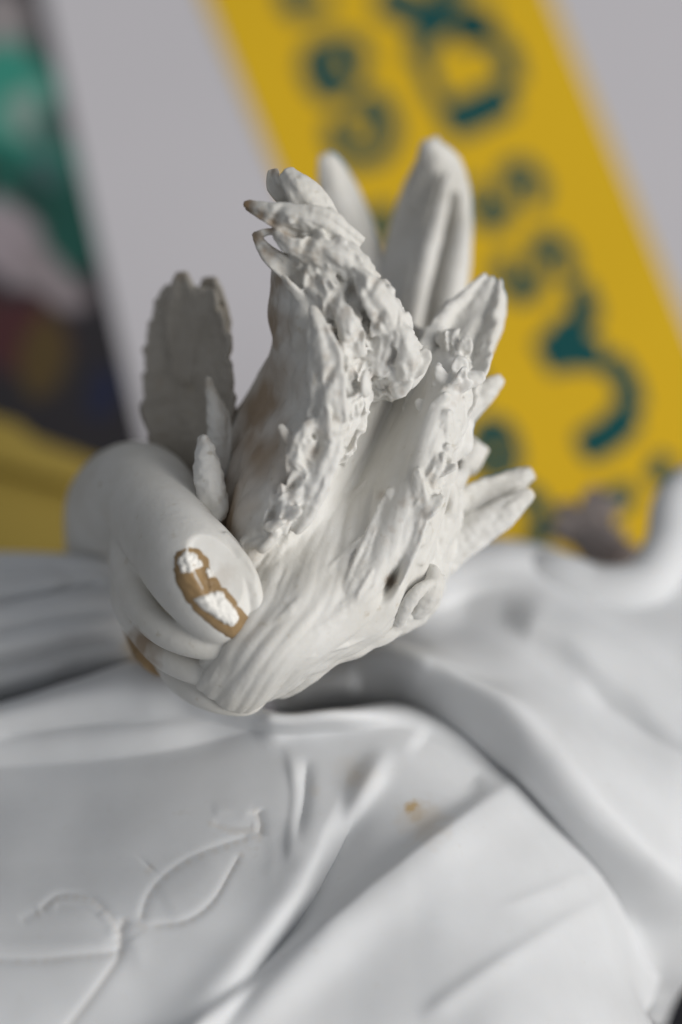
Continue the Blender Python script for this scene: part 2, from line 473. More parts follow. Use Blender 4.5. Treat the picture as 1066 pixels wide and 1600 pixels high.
# --- drapery, front sheet
C = np.array([
 [(-200,1190,-800),(0,1150,-800),(120,1110,-800),(240,1085,-800),(330,1130,-760),(430,1150,-700),(530,1145,-650),(640,1100,-560),(760,1130,-560),(920,1260,-560),(1000,1400,-560),(1040,1480,-560)],
 [(-200,1150,-330),(0,1106,-300),(120,1069,-275),(240,1037,-240),(330,1080,-190),(430,1119,-170),(530,1113,-170),(640,1112,-230),(770,1175,-270),(925,1330,-300),(990,1480,-300),(1020,1560,-300)],
 [(-200,1200,-255),(0,1165,-235),(120,1140,-215),(240,1118,-190),(335,1130,-170),(430,1146,-140),(530,1145,-140),(640,1150,-150),(750,1200,-170),(900,1355,-150),(970,1500,-150),(1005,1590,-230)],
 [(-200,1260,-210),(0,1240,-180),(120,1225,-165),(240,1205,-150),(340,1200,-140),(440,1200,-120),(540,1205,-110),(640,1215,-100),(730,1250,-100),(860,1380,-60),(950,1530,-60),(1020,1620,-110)],
 [(-200,1360,-25),(0,1350,-10),(120,1345,0),(240,1335,5),(340,1320,-5),(440,1310,-25),(540,1310,-35),(640,1320,-15),(720,1350,5),(820,1440,30),(920,1560,35),(990,1640,-15)],
 [(-200,1460,120),(0,1460,130),(120,1455,135),(240,1450,130),(340,1440,120),(440,1430,95),(540,1430,85),(640,1440,95),(710,1460,105),(800,1520,115),(890,1610,115),(960,1680,75)],
 [(-200,1620,220),(0,1620,230),(120,1620,230),(240,1620,220),(340,1620,210),(440,1620,210),(540,1620,210),(640,1620,210),(710,1630,210),(780,1650,210),(860,1700,200),(940,1740,150)],
 [(-200,1800,210),(0,1800,210),(120,1800,210),(240,1800,210),(340,1800,210),(440,1800,210),(540,1800,210),(640,1800,210),(710,1800,210),(780,1800,210),(860,1810,200),(940,1820,150)],
 [(-200,1900,-400),(0,1900,-400),(120,1900,-400),(240,1900,-400),(340,1900,-400),(440,1900,-400),(540,1900,-400),(640,1900,-400),(710,1900,-400),(780,1900,-400),(860,1900,-400),(940,1900,-400)]], float)
G = patch(C, 330, 420)
F1 = [
 ([(-60,1205),(150,1192),(300,1168),(430,1128)], -22, 26, 22, .05, .1),
 ([(-60,1130),(120,1090),(300,1085)], 16, 30, 40, .1, .2),
 ([(-60,1150),(150,1135),(330,1120)], -9, 16, 12, .2, .3),
 ([(300,1136),(400,1126),(520,1116),(680,1128)], 18, 26, 20, .5, .4),
 ([(340,1172),(430,1158),(520,1152),(660,1154)], -14, 22, 26, .5, .4),
 ([(448,1160),(462,1240),(456,1320),(452,1360)], 8, 22, 8, .25, .35),
 ([(480,1180),(474,1260),(462,1330)], -15, 12, 16, .3, .4),
 ([(535,1225),(505,1300),(462,1400),(405,1500),(330,1600),(260,1700)], 30, 16, 50, .3, .05),
 ([(575,1215),(535,1320),(480,1420),(410,1510),(340,1590),(280,1660)], -44, 26, 20, .3, .15),
 ([(612,1165),(580,1215),(540,1290),(505,1360)], 20, 18, 18, .35, .5),
 ([(880,1180),(790,1236),(640,1342),(520,1440),(410,1530),(310,1612),(200,1720)], 44, 60, 15, .35, .03),
 ([(640,1150),(700,1190),(760,1240)], -14, 22, 20, .2, .2),
 ([(1080,1330),(920,1420),(790,1500),(650,1600)], 6, 20, 13, .35, .1),
 ([(1020,1320),(840,1400),(760,1430)], 4, 18, 11, .4, .5),
 # impressed lines of the pattern
 ([(-60,1502),(60,1502),(120,1496),(188,1490)], -3.3, 6, 9, .02, .02),
 ([(-60,1478),(60,1480),(180,1478)], 1.9, 15, 12, .02, .1),
 ([(192,1488),(165,1530),(135,1570),(100,1615)], -3.1, 8, 6, .02, .02),
 ([(196,1438),(188,1462),(190,1492)], -4.7, 10, 9, .1, .1),
 ([(60,1428),(92,1404),(140,1406),(172,1434),(188,1462)], -2.8, 6, 8, .05, .05),
 ([(84,1420),(130,1424),(178,1456)], -1.7, 6, 8, .1, .1),
 ([(30,1445),(60,1428)], -1.4, 8, 8, .2, .1),
 ([(160,1428),(172,1448),(180,1470)], 2.1, 9, 9, .1, .1),
 ([(204,1470),(215,1490),(228,1530)], 2.1, 18, 14, .1, .5),
 ([(218,1446),(236,1396),(285,1352),(350,1324),(398,1308)], -2.8, 6, 9, .05, .1),
 ([(226,1450),(290,1442),(332,1412),(356,1372),(378,1336)], -3.1, 6, 6, .1, .1),
 ([(250,1420),(300,1390),(350,1345)], 2.1, 33, 33, .2, .2),
 ([(400,1268),(408,1292),(405,1312)], -4.7, 10, 9, .15, .15),
 ([(330,1288),(365,1298),(398,1296)], -2.1, 8, 8, .2, .1),
 ([(330,1275),(365,1268),(392,1278)], 1.7, 14, 10, .2, .2),
 ([(420,1290),(428,1340),(420,1390)], 1.9, 15, 12, .2, .3),
 ([(236,1355),(230,1362)], -2.4, 15, 15, .4, .4),
]
G = add_folds(G, F1)
G[..., 2] += 4*fbm(np.stack([G[..., 0]/190, G[..., 1]/150, G[..., 0]*0], -1), 2)
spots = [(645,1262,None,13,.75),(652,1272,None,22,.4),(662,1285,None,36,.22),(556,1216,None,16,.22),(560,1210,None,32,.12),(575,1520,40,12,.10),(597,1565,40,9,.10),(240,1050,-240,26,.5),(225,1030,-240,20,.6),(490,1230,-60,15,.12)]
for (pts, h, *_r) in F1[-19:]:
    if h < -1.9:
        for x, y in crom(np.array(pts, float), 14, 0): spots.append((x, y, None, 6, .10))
part('drapery', solid(G, 14, .01), M_DRAPE, fig, stain_shades=spots)

# --- drapery, right-hand folds
C = np.array([
 [(380,1060,-700),(470,1010,-760),(560,960,-820),(640,930,-900),(700,890,-980),(780,880,-1050),(860,890,-1100),(960,930,-1100),(1070,930,-1100),(1250,930,-1100)],
 [(400,1040,-500),(480,1000,-460),(560,960,-440),(630,915,-480),(690,862,-560),(770,850,-610),(850,860,-640),(940,890,-640),(1066,890,-640),(1250,880,-640)],
 [(410,1050,-440),(490,1015,-400),(570,985,-380),(640,960,-390),(700,925,-420),(780,905,-470),(860,910,-520),(960,940,-540),(1066,950,-540),(1250,950,-560)],
 [(420,1070,-400),(500,1035,-360),(580,1003,-330),(660,1005,-330),(730,985,-370),(810,975,-400),(890,980,-430),(980,1000,-450),(1080,1030,-460),(1250,1040,-480)],
 [(425,1085,-400),(505,1055,-350),(590,1020,-250),(680,1035,-230),(760,1060,-250),(840,1060,-310),(920,1070,-350),(1000,1090,-380),(1100,1120,-400),(1250,1130,-420)],
 [(430,1100,-400),(510,1078,-360),(600,1060,-290),(700,1075,-220),(790,1100,-180),(870,1150,-190),(950,1180,-240),(1040,1210,-290),(1120,1230,-330),(1250,1240,-370)],
 [(435,1112,-430),(515,1098,-400),(610,1090,-330),(690,1120,-250),(770,1160,-190),(850,1225,-165),(930,1285,-185),(1020,1330,-235),(1110,1350,-290),(1250,1350,-300)],
 [(440,1125,-470),(525,1120,-440),(620,1112,-370),(690,1145,-300),(770,1195,-250),(840,1268,-270),(900,1350,-275),(985,1425,-290),(1070,1450,-330),(1180,1440,-400)],
 [(440,1135,-520),(530,1130,-500),(630,1125,-440),(700,1160,-370),(790,1220,-320),(855,1300,-350),(918,1400,-350),(980,1500,-330),(1030,1520,-370),(1075,1530,-420)],
 [(440,1150,-640),(530,1150,-640),(640,1140,-560),(700,1170,-480),(795,1235,-420),(862,1320,-480),(928,1420,-480),(975,1530,-470),(1005,1590,-470),(1030,1610,-600)]], float)
G = patch(C, 300, 330)
F2 = [
 ([(560,1000),(650,1008),(720,1040),(800,1090),(880,1180),(960,1280),(1060,1380),(1150,1450)], 62, 34, 66, .2, .2),
 ([(650,985),(730,985),(800,1010),(900,1100),(1000,1190),(1100,1280)], -36, 60, 26, .2, .3),
 ([(640,1000),(700,950),(780,930),(860,950)], -34, 30, 38, .3, .6),
 ([(780,960),(860,980),(950,1050),(1080,1160),(1200,1240)], 30, 34, 34, .2, .2),
 ([(760,900),(860,925),(960,990),(1066,1060),(1230,1160)], -26, 28, 26, .5, .1),
 ([(860,950),(1000,1030),(1100,1100),(1220,1160)], 18, 26, 26, .2, .1),
 ([(1200,1240),(1066,1180),(960,1120),(900,1060)], -14, 26, 20, .2, .3),
 ([(950,1420),(975,1480),(1010,1590)], 5, 28, 26, .3, .1),
 ([(990,1400),(1010,1470),(1040,1560)], -8, 30, 26, .3, .1),
 ([(440,1075),(500,1066),(570,1072)], 22, 20, 20, .2, .2),
]
G = add_folds(G, F2)
G[..., 2] += 4*fbm(np.stack([G[..., 0]/190, G[..., 1]/190, G[..., 0]*0+9], -1), 2)
part('drapery', solid(G, 16, .01), M_DRAPE, fig)

# --- drapery, pleated piece at the left
C = np.array([
 [(-260,890,-1000),(-100,890,-1000),(0,890,-1000),(90,892,-1000),(160,880,-1000),(220,900,-1000)],
 [(-260,872,-600),(-100,870,-560),(0,868,-520),(90,870,-480),(160,874,-460),(210,900,-520)],
 [(-260,925,-460),(-100,915,-440),(0,908,-420),(90,900,-380),(165,900,-360),(220,920,-420)],
 [(-260,1000,-405),(-100,985,-375),(0,970,-345),(90,955,-315),(175,950,-315),(235,960,-375)],
 [(-260,1080,-420),(-100,1060,-380),(0,1040,-360),(90,1020,-340),(185,1005,-345),(240,1010,-410)],
 [(-260,1160,-510),(-100,1130,-470),(0,1095,-440),(90,1070,-420),(190,1050,-430),(250,1050,-490)],
 [(-260,1240,-800),(-100,1200,-760),(0,1150,-700),(90,1120,-640),(190,1090,-600),(260,1080,-600)]], float)
G = patch(C, 160, 200)
F3 = [([(-200,965),(0,942),(100,925),(190,915)], -36, 14, 10, .02, .2), ([(-200,945),(0,925),(120,905)], 21, 16, 16, .02, .2),
      ([(-200,1015),(0,985),(100,965),(200,950)], -18, 12, 16, .02, .2), ([(-200,1045),(0,1012),(100,990),(200,975)], 16, 14, 14, .02, .2),
      ([(-200,1075),(0,1040),(100,1015),(200,1000)], -21, 14, 12, .02, .2), ([(-200,1100),(0,1066),(120,1036)], 14, 12, 14, .02, .2),
      ([(-200,905),(0,890),(120,884)], -18, 9, 9, .02, .2)]
G = add_folds(G, F3)
part('drapery', solid(G, 12, .01), M_DRAPE, fig, stain_shades=[(222, 1010, -430, 42, .9)])

# --- upper curl of the figure at the right, with a small dark frilled end
part('curled_scroll', fuse([tube([(1200,790,-760),(1120,752,-700),(1062,785,-640),(1048,855,-590),(1008,912,-555),(935,925,-545),(860,905,-560),(770,905,-600)], [36,38,40,42,42,42,44,30], n=70, k=20)], 4, 2), M_DRAPE, fig)
fr = []
rr = np.random.default_rng(3)
for i in range(16):
    x = 905+rr.uniform(-25, 50); y = 835+rr.uniform(-30, 30); a = rr.uniform(-2.6, -.2); l = rr.uniform(35, 70)
    fr.append(leaf([(x,y,-950+rr.uniform(-40,40)),(x+l*.6*math.cos(a),y+l*.6*math.sin(a),-930),(x+l*math.cos(a)*1.1,y+l*math.sin(a),-960)],[9,14,3],nrm=(rr.uniform(-.6,.6),rr.uniform(-.6,.6),1),th=9,M=14,N=9,seed=i))
fr.append(tube([(990,900,-820),(930,850,-930),(880,790,-960)],[44,34,14],n=20,k=14,bump=8,bs=18))
M_AGED = porcelain('grey_brown_aged_porcelain', (.33, .29, .28), (.2, .15, .13), bump=.3)
part('frilled_tip', fuse(fr, 4, 1), M_AGED, fig, label='small dark grey-brown frilled tip')

# --- smooth curved neck that ends in a broken, glued face
neck = [tube([(170,1040,-620),(155,960,-600),(158,870,-520),(178,792,-400),(222,770,-220),(262,832,-60),(303,893,35),(338,950,38),(358,1000,-10)],
             [50,50,56,76,79,74,74,60,28], n=110, k=44)]
neck.append(tube([(205,800,-230),(200,860,-130),(214,925,-60),(245,975,-10),(300,1003,22),(370,1012,25),(420,990,0)],[20,30,30,27,25,20,10], n=60, k=20))
neck.append(tube([(192,850,-230),(200,935,-150),(228,990,-90),(268,1030,-45),(330,1050,-15),(410,1045,-10)],[18,26,25,24,24,18], n=60, k=20))
neck.append(tube([(250,1030,-130),(285,1065,-80),(330,1090,-45),(385,1103,-50),(420,1080,-70)],[14,22,22,16,10], n=50, k=20))
neck.append(tube([(345,840,40),(382,890,58),(398,945,52),(392,998,36)],[14,17,15,8], n=40, k=18))
neck.append(tube([(365,870,20),(330,835,20),(290,800,-40)],[22,24,24], n=30, k=18))
# slice the tip where it broke
NV, NF = fuse(neck, 2.6, 9, .6)
pc = np.array([332., 930., 0.]); pn = np.array([.30, -.24, 1.0]); pn /= np.linalg.norm(pn)
e1 = np.array([.56, .83, 0.]); e1 -= pn*(e1@pn); e1 /= np.linalg.norm(e1); e2 = np.cross(pn, e1)
w = NV-pc
zt = np.interp(0, [0, 1], [0, 1])
a1 = w@e1; a2 = w@e2
# height of the neck surface at the break centre
near = (np.abs(a1) < 20) & (np.abs(a2) < 12)
H = (w@pn)[near].max()-20
ins = np.clip(1.35-np.hypot(a1/88, a2/42)**2.4, 0, 1)
hh = w@pn
cut = (hh > H) & (ins > 0)
NV_all = NV
NV = NV-(pn[None]*((hh-H)*np.clip(ins*2.2, 0, 1))[:, None])*cut[:, None]
part('curved_stem', (NV, NF), M_BISQUE, fig, label='smooth rounded curved piece with a glued break at its tip',
     stain_shades=[(222, 1010, -60, 30, .7), (278, 905, 40, 12, .5), (296, 958, 40, 8, .7), (350, 900, 60, 20, .25), (228,1040,-60,24,.6)])
NQ = NV[(np.abs(NV[:, 0]-pc[0]) < 110) & (np.abs(NV[:, 1]-pc[1]) < 120) & (NV[:, 2] > -60)]
def neck_z(x, y):
    out = np.empty(len(x))
    for i in range(len(x)):
        j = np.argsort((NQ[:, 0]-x[i])**2+(NQ[:, 1]-y[i])**2)[:24]
        z = NQ[j, 2]; out[i] = z[z > z.max()-25].mean()
    return out
# break face: amber glue with raw white chips on it
def disc(poly, top, th, n=26, rough=1.5, seed=0, dome=3):
    P = np.array(poly, float); P = np.concatenate([P, P[:1]]); P = crom(P, 64, 0)[:-1]
    P[:, 0] += 3.4*noise(np.stack([P[:, 0]/7, P[:, 1]/7, P[:, 0]*0+seed], -1)); P[:, 1] += 3.4*noise(np.stack([P[:, 0]/7, P[:, 1]/7, P[:, 0]*0+seed+4], -1))
    c = P.mean(0); V = []; F = []
    rings = 9; m = len(P)
    for r in range(rings):
        f = 1-r/rings
        q = c+(P-c)*f
        # lie on the break plane
        zz = neck_z(q[:, 0], q[:, 1])
        h = top*min(1, .15+r*.6)+dome*(1-f*f)+rough*noise(np.stack([q[:, 0]/6, q[:, 1]/6, q[:, 0]*0+seed], -1))*(r > 0)*2
        V.append(np.stack([q[:, 0], q[:, 1], zz+h], -1))
    zc = V[-1][:, 2].mean(); 
    b = V[0].copy(); b[:, 2] -= th+top
    A = np.concatenate([b]+V+[[[*c, zc]]])
    for r in range(rings):
        for i in range(m):
            j = (i+1) % m; F.append([r*m+i, r*m+j, (r+1)*m+j, (r+1)*m+i][::-1])
    for i in range(m): F.append([rings*m+i, rings*m+(i+1) % m, len(A)-1][::-1])
    F.append([i for i in range(m)])
    return A, F
stub = bpy.data.objects.new('broken_stub', None)
bpy.data.objects.remove(stub)
glue = part('broken_face', disc([(276,862),(300,856),(322,868),(330,890),(345,912),(368,938),(392,975),(390,1003),(372,1006),(330,978),(300,950),(278,915),(272,885)], 3, 14, rough=1.3, seed=1, dome=2), M_GLUE, fig, label='broken face coated in dried amber glue')
part('porcelain_chip', disc([(300,935),(318,928),(340,922),(352,932),(374,962),(366,980),(346,972),(318,954)], 9, 10, rough=1.4, seed=3, dome=4), M_CHALK, glue, label='larger white chip stuck in the glue')
part('porcelain_chip', disc([(278,872),(292,861),(310,868),(318,884),(304,892),(288,898),(278,888)], 6, 8, rough=2.6, seed=5, dome=2), M_CHALK, glue, label='small rough white chip at the upper end')
part('porcelain_chip', disc([(322,886),(332,890),(334,902),(324,900)], 6, 8, rough=1.5, seed=8, dome=1), M_CHALK, glue)
part('porcelain_chip', disc([(366,998),(376,992),(386,1002),(374,1006)], 6, 8, rough=1.5, seed=9, dome=1), M_CHALK, glue)

part('glue_smear', fuse([tube([(204,935,-250),(206,975,-215),(222,1015,-170),(246,1042,-135),(272,1058,-110)],[7,14,17,14,6],n=40,k=16,bump=4,bs=12)], 2.6, 3), M_GLUE, fig, label='brown glue smear under the curved stem')
# --- the frilled leafy body: an open trough of clay with ruffled rims
CUP = np.array([
 [(300,1052,-50),(325,1085,-20),(372,1112,-30),(410,1092,-60),(430,1080,-110)],
 [(320,1010,10),(375,1020,55),(425,1035,60),(480,1035,15),(520,1028,-80)],
 [(370,930,10),(430,940,50),(500,950,50),(575,965,10),(640,975,-110)],
 [(385,868,0),(460,860,0),(535,860,0),(615,880,15),(680,905,-110)],
 [(425,790,45),(500,780,-20),(560,765,-60),(640,790,15),(682,830,-90)],
 [(475,700,60),(545,690,-50),(605,665,-105),(670,690,10),(700,740,-80)],
 [(520,590,60),(575,600,-60),(630,590,-140),(700,610,-25),(728,660,-100)],
 [(550,500,40),(600,530,-60),(645,545,-160),(702,570,-70),(738,605,-120)],
 [(575,455,0),(615,490,-100),(655,515,-180),(700,548,-140),(735,580,-150)]], float)
G = patch(CUP, 260, 150)
u = np.linspace(0, 1, 260)[:, None]*np.ones((1, 150)); v = np.linspace(-1, 1, 150)[None, :]*np.ones((260, 1))
n = normals(G); sgn = np.sign(n[..., 2].mean()); n = n*sgn
q = np.stack([u*5, v*7, u*0], -1)
rim = np.clip((np.abs(v)-.45)/.5, 0, 1)
G = G+n*(fbm(q, 3)*(4+12*rim)+noise(np.stack([u*24, v*5, u*0+3], -1))*9*rim+np.abs(noise(np.stack([u*9+v*3, v*8-u*2, u*0+8], -1)))*14*np.clip((u-.04)*2.6, 0, 1)*(.25+rim))[..., None]
CG = G.reshape(-1, 3)
def on_cup(pts, off):
    out = []
    for p in pts:
        i = np.argsort((CG[:, 0]-p[0])**2+(CG[:, 1]-p[1])**2)[:30]
        out.append((p[0], p[1], CG[i, 2].mean()+13+off))
    return out
body = [solid(G, 26, .05)]
WALL = np.array([
 [(438,395,-60),(448,405,0),(470,430,30),(500,450,50)],
 [(430,480,-80),(446,490,-10),(475,500,50),(510,520,60)],
 [(430,545,-110),(448,560,-20),(490,570,60),(535,590,60)],
 [(400,606,-170),(435,625,-50),(480,640,50),(530,650,55)],
 [(355,680,-200),(398,700,-70),(450,700,45),(500,710,50)],
 [(346,760,-190),(372,775,-70),(415,780,25),(470,790,40)],
 [(348,845,-150),(362,850,-60),(385,858,5),(410,870,20)],
 [(360,880,-140),(375,885,-60),(390,890,0),(420,900,10)]], float)
G = patch(WALL, 160, 70)
n = normals(G); n = n*np.sign(n[..., 2].mean())
uu = np.linspace(0, 1, 160)[:, None]*np.ones((1, 70)); vv = np.linspace(0, 1, 70)[None, :]*np.ones((160, 1))
G = G+n*(fbm(np.stack([uu*6+vv*2, vv*4-uu*2, uu*0+2], -1), 3)*(4+12*vv))[..., None]
body.append(solid(G, 24, .05))
# right-hand flap of the trough, outside
OUT = np.array([
 [(560,1010,-60),(600,990,-130),(560,1000,-200)],
 [(640,955,-40),(668,950,-120),(640,930,-220)],
 [(672,900,-60),(690,890,-140),(660,860,-240)],
 [(690,840,-60),(706,820,-160),(670,780,-250)],
 [(708,740,-60),(722,720,-160),(690,690,-260)]], float)
G = patch(OUT, 80, 40); n = normals(G)
G = G+n*(fbm(G/30, 3)*8)[..., None]
body.append(solid(G, 22, .08))
rr = np.random.default_rng(11)
def frill(path, num, lr, wr, az, azv, zoff=10, spread=14, nz=.8, seed0=0, curl=.6):
    """small curling leaflets scattered along a path"""
    P = crom(np.array(path, float), 200, 0)
    for i in range(num):
        p = P[rr.integers(0, 200)]+np.array([rr.normal(0, spread), rr.normal(0, spread), zoff-4+rr.normal(0, 6)])
        a = math.radians(az+rr.normal(0, azv)); l = rr.uniform(*lr); w = rr.uniform(*wr)
        d = np.array([math.cos(a), -math.sin(a), rr.uniform(-.3, .5)])
        s = np.array([math.sin(a), math.cos(a), 0])*rr.normal(0, .35)*l
        c = curl*rr.uniform(.0, .6)*l*.5
        body.append(leaf([p-d*l*.3+np.array([0,0,-8]), p+s*.4+np.array([0,0,c*.4]), p+d*l*.5+s+np.array([0,0,c]), p+d*l*.85+s*1.3+np.array([0,0,c*.55])],
            [w*.8, w*1.15, w, w*.45], nrm=(rr.normal(0, .6), rr.normal(0, .5), nz), cup=rr.uniform(-.6, .7), th=7.5, M=16, N=9, seed=seed0+i, rough=1.2, twist=rr.normal(0, .9), keel=rr.uniform(0, .4)))
def rim(path, rad, seed):
    body.append(tube(path, rad, n=110, k=36, bump=13, bs=17, seed=seed, crumple=1.0))
rim([(500,520,48),(532,590,50),(534,650,48),(500,705,55),(474,765,45),(430,815,35),(385,862,15)],[12,24,26,24,22,18,8],1)
rim([(585,450,30),(600,500,25),(615,550,10),(620,600,-25)],[18,34,36,20],2)
rim([(728,600,-60),(695,670,-20),(670,760,-5),(645,850,5)],[10,20,20,12],3)
rim([(560,560,30),(562,620,12),(550,680,-10),(525,735,-25)],[14,18,14,6],4)
rim([(700,520,-90),(716,580,-70),(700,640,-50)],[14,20,16],5)
frill([(500,520,60),(530,580,70),(535,640,70),(500,690,75)], 26, (24, 46), (9, 16), 78, 18, seed0=10)
frill([(490,690,70),(470,750,60),(430,810,50),(395,855,30)], 26, (24, 44), (7, 13), 75, 22, seed0=90)
frill([(570,470,50),(600,520,35),(625,570,10),(615,610,-10)], 22, (26, 48), (8, 15), 75, 25, seed0=160, zoff=24)
frill([(540,600,50),(542,630,45),(535,660,40)], 6, (20, 36), (7, 11), 75, 22, seed0=220)
frill([(690,660,0),(675,740,15),(655,800,20)], 16, (26, 46), (8, 13), 66, 14, seed0=260, spread=6, zoff=4, curl=.3)
frill([(730,560,-60),(700,600,-20),(690,650,-5)], 16, (24, 40), (8, 14), 66, 16, seed0=320, spread=10, zoff=2, curl=.25)
def L(*a, **k): body.append(leaf(*a, **k))
def R(pts, wid, off=4, **k):
    q = on_cup(pts, off); L(q[:-1]+[(q[-1][0], q[-1][1], q[-1][2]+10)], wid, **k)
R([(545,930),(580,860),(600,800),(610,762)],[16,20,15,3],off=0,nrm=(-.25,.2,1),cup=.1,th=9,seed=1)
R([(610,910),(640,840),(655,780),(652,730)],[18,22,16,3],off=0,nrm=(-.25,.2,1),cup=.1,th=9,seed=2)
R([(650,880),(672,800),(690,720),(700,640)],[14,24,22,6],nrm=(.2,.2,1),cup=-.4,th=11,ridges=2,seed=3)
R([(455,930),(500,850),(545,790),(575,750)],[8,13,11,3],off=-2,nrm=(-.4,.2,1),cup=-.45,th=8,seed=4)
R([(400,1010),(460,950),(530,880),(570,840)],[8,13,12,4],off=-2,nrm=(-.3,.2,1),cup=-.4,th=8,seed=5)
R([(430,1020),(510,970),(580,920),(620,880)],[8,14,12,4],off=-2,nrm=(-.3,.2,1),cup=-.4,th=8,seed=6)
R([(480,1020),(550,995),(610,960),(645,930)],[8,12,10,4],off=-2,nrm=(-.3,-.2,1),cup=-.4,th=8,seed=16)
R([(395,930),(420,880),(440,840),(452,800)],[10,15,12,4],off=0,nrm=(-.4,.1,1),cup=-.3,th=9,seed=17)
# tall pointed leaf standing on the left rim
L([(512,660,85),(508,590,104),(500,535,102),(487,478,84)],[34,32,25,4],nrm=(-.4,.1,1),cup=-.35,th=12,ridges=2,seed=7,rag=.2,rough=2)
L([(455,830,40),(490,760,70),(515,700,80),(530,650,70)],[16,22,18,6],nrm=(-.2,.1,1),cup=-.4,th=10,ridges=3,seed=8,rag=.3,rough=2.5)
# curled ring with a dark eye on the rim
body.append(tube([(512,655,72),(484,668,84),(466,694,80),(466,722,76),(482,742,66)],[8,12,13,10,5],n=44,k=14,bump=6,bs=11,crumple=.6))
body.append(tube([(505,690,66),(512,716,74),(500,740,66),(480,765,56)],[7,10,9,6],n=24,k=12,bump=2,bs=9))
# crest: curled lobes at the top
L([(520,370,30),(495,330,52),(470,295,58),(445,265,40)],[26,30,26,12],nrm=(.1,-.1,1),cup=-.55,th=12,seed=20,ridges=2,rough=2)
L([(500,350,20),(465,318,30),(432,290,20),(428,264,10)],[14,18,14,7],nrm=(-.5,.2,1),cup=.5,th=8,seed=21)
L([(560,390,50),(505,352,76),(440,335,74),(380,318,52)],[20,25,18,4],nrm=(.15,.5,1),cup=-.45,th=8,seed=22,rough=2,rag=.2)
L([(470,380,46),(445,358,56),(412,338,54),(384,324,40)],[9,10,8,3],nrm=(-.3,-.5,.8),cup=.6,th=6,seed=23)
L([(560,430,60),(505,402,80),(455,385,78),(428,362,66)],[20,22,15,5],nrm=(.15,.6,1),cup=-.3,th=8,seed=24,rough=2,rag=.2)
L([(480,450,20),(448,420,40),(418,394,46),(397,362,44)],[18,17,12,3],nrm=(-.5,-.4,.8),cup=.5,th=9,seed=25)
L([(400,368,48),(425,362,54),(450,372,58),(470,390,58)],[4,6,6,5],nrm=(0,-.4,1),th=6,seed=35)
L([(620,530,50),(600,480,92),(575,440,96),(548,415,78)],[20,25,20,5],nrm=(.5,.2,1),cup=-.5,th=8,seed=61,ridges=2,rough=2,rag=.3)
L([(560,560,58),(548,520,88),(530,485,88),(508,455,70)],[15,20,16,4],nrm=(-.1,.3,1),cup=-.5,th=8,seed=62,rough=2,rag=.3)
L([(638,600,20),(640,560,60),(632,520,66),(612,490,50)],[15,20,16,4],nrm=(.4,.3,1),cup=-.5,th=8,seed=63,rough=2,rag=.3)
L([(580,450,55),(550,418,80),(515,396,84),(480,378,70)],[22,24,17,5],nrm=(.3,.5,1),cup=-.5,th=8,seed=26,ridges=2,rough=2,rag=.3)
L([(590,480,45),(575,440,72),(560,405,78),(535,375,62)],[18,24,18,6],nrm=(.5,.3,1),cup=-.5,th=8,seed=27,ridges=2,rough=2,rag=.3)
L([(520,520,50),(505,470,60),(490,440,50),(460,410,30)],[12,16,14,8],nrm=(-.5,.1,1),cup=.3,th=8,seed=28)
L([(545,520,60),(530,480,75),(520,450,70),(510,425,60)],[10,13,10,4],nrm=(-.5,.1,1),cup=-.4,th=7,seed=29)
L([(600,590,30),(610,540,55),(620,500,58),(615,465,40)],[22,28,24,9],nrm=(.4,.2,1),cup=-.6,th=10,seed=30,ridges=2,rough=3,rag=.3)
L([(625,620,0),(635,575,30),(635,530,36),(625,500,24)],[14,20,17,6],nrm=(.6,.1,1),cup=-.6,th=9,seed=31,rough=3,rag=.3)
body.append(tube([(470,350,30),(490,400,35),(515,450,35),(545,510,35)],[24,36,42,40],n=80,k=44,bump=13,bs=20,crumple=1))
body.append(tube([(545,510,35),(580,560,0),(600,610,-60)],[36,36,24],n=80,k=44,bump=13,bs=20,seed=7,crumple=1))
frill([(480,345,60),(530,385,72),(570,430,70),(590,480,60)], 18, (24, 44), (8, 14), 150, 40, seed0=400, spread=12, zoff=0)
frill([(450,400,30),(480,440,50),(520,480,60),(560,520,55)], 14, (20, 44), (7, 12), 110, 35, seed0=460, spread=10)
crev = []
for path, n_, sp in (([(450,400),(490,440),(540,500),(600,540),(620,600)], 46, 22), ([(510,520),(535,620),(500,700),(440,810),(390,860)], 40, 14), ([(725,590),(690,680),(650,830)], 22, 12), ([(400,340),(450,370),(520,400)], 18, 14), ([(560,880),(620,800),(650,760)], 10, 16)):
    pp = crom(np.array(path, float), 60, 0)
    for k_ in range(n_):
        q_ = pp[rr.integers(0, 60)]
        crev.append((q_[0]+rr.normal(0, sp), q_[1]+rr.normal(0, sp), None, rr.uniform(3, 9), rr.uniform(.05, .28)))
CRV, CRF = fuse(body, 2.4, 3, .5)
HOLES = [(552,452,11,34),(561,522,11,36),(608,566,9,26),(493,703,10,30),(520,470,9,24),(590,500,9,26),(482,378,9,22),(432,338,8,18),(512,592,8,22),(455,760,9,24),(428,805,8,22),(610,908,13,90),(585,440,8,20)]
CRV = np.array(CRV)
for hx, hy, hr, hd in HOLES:
    hd *= .5; hr *= .85
    wx = CRV[:, 0]-hx+.45*(CRV[:, 1]-hy); wy = (CRV[:, 1]-hy)*.45
    f_ = np.exp(-(wx**2+wy**2)/hr**2)
    near_ = f_ > .02
    top_ = CRV[near_, 2].max()
    f_ = f_*(CRV[:, 2] > top_-55)
    CRV[:, 2] -= hd*f_
    crev.append((hx, hy, None, hr*.9, .22 if hy != 908 else .6))  # brown tint painted in to deepen the shade of each hole
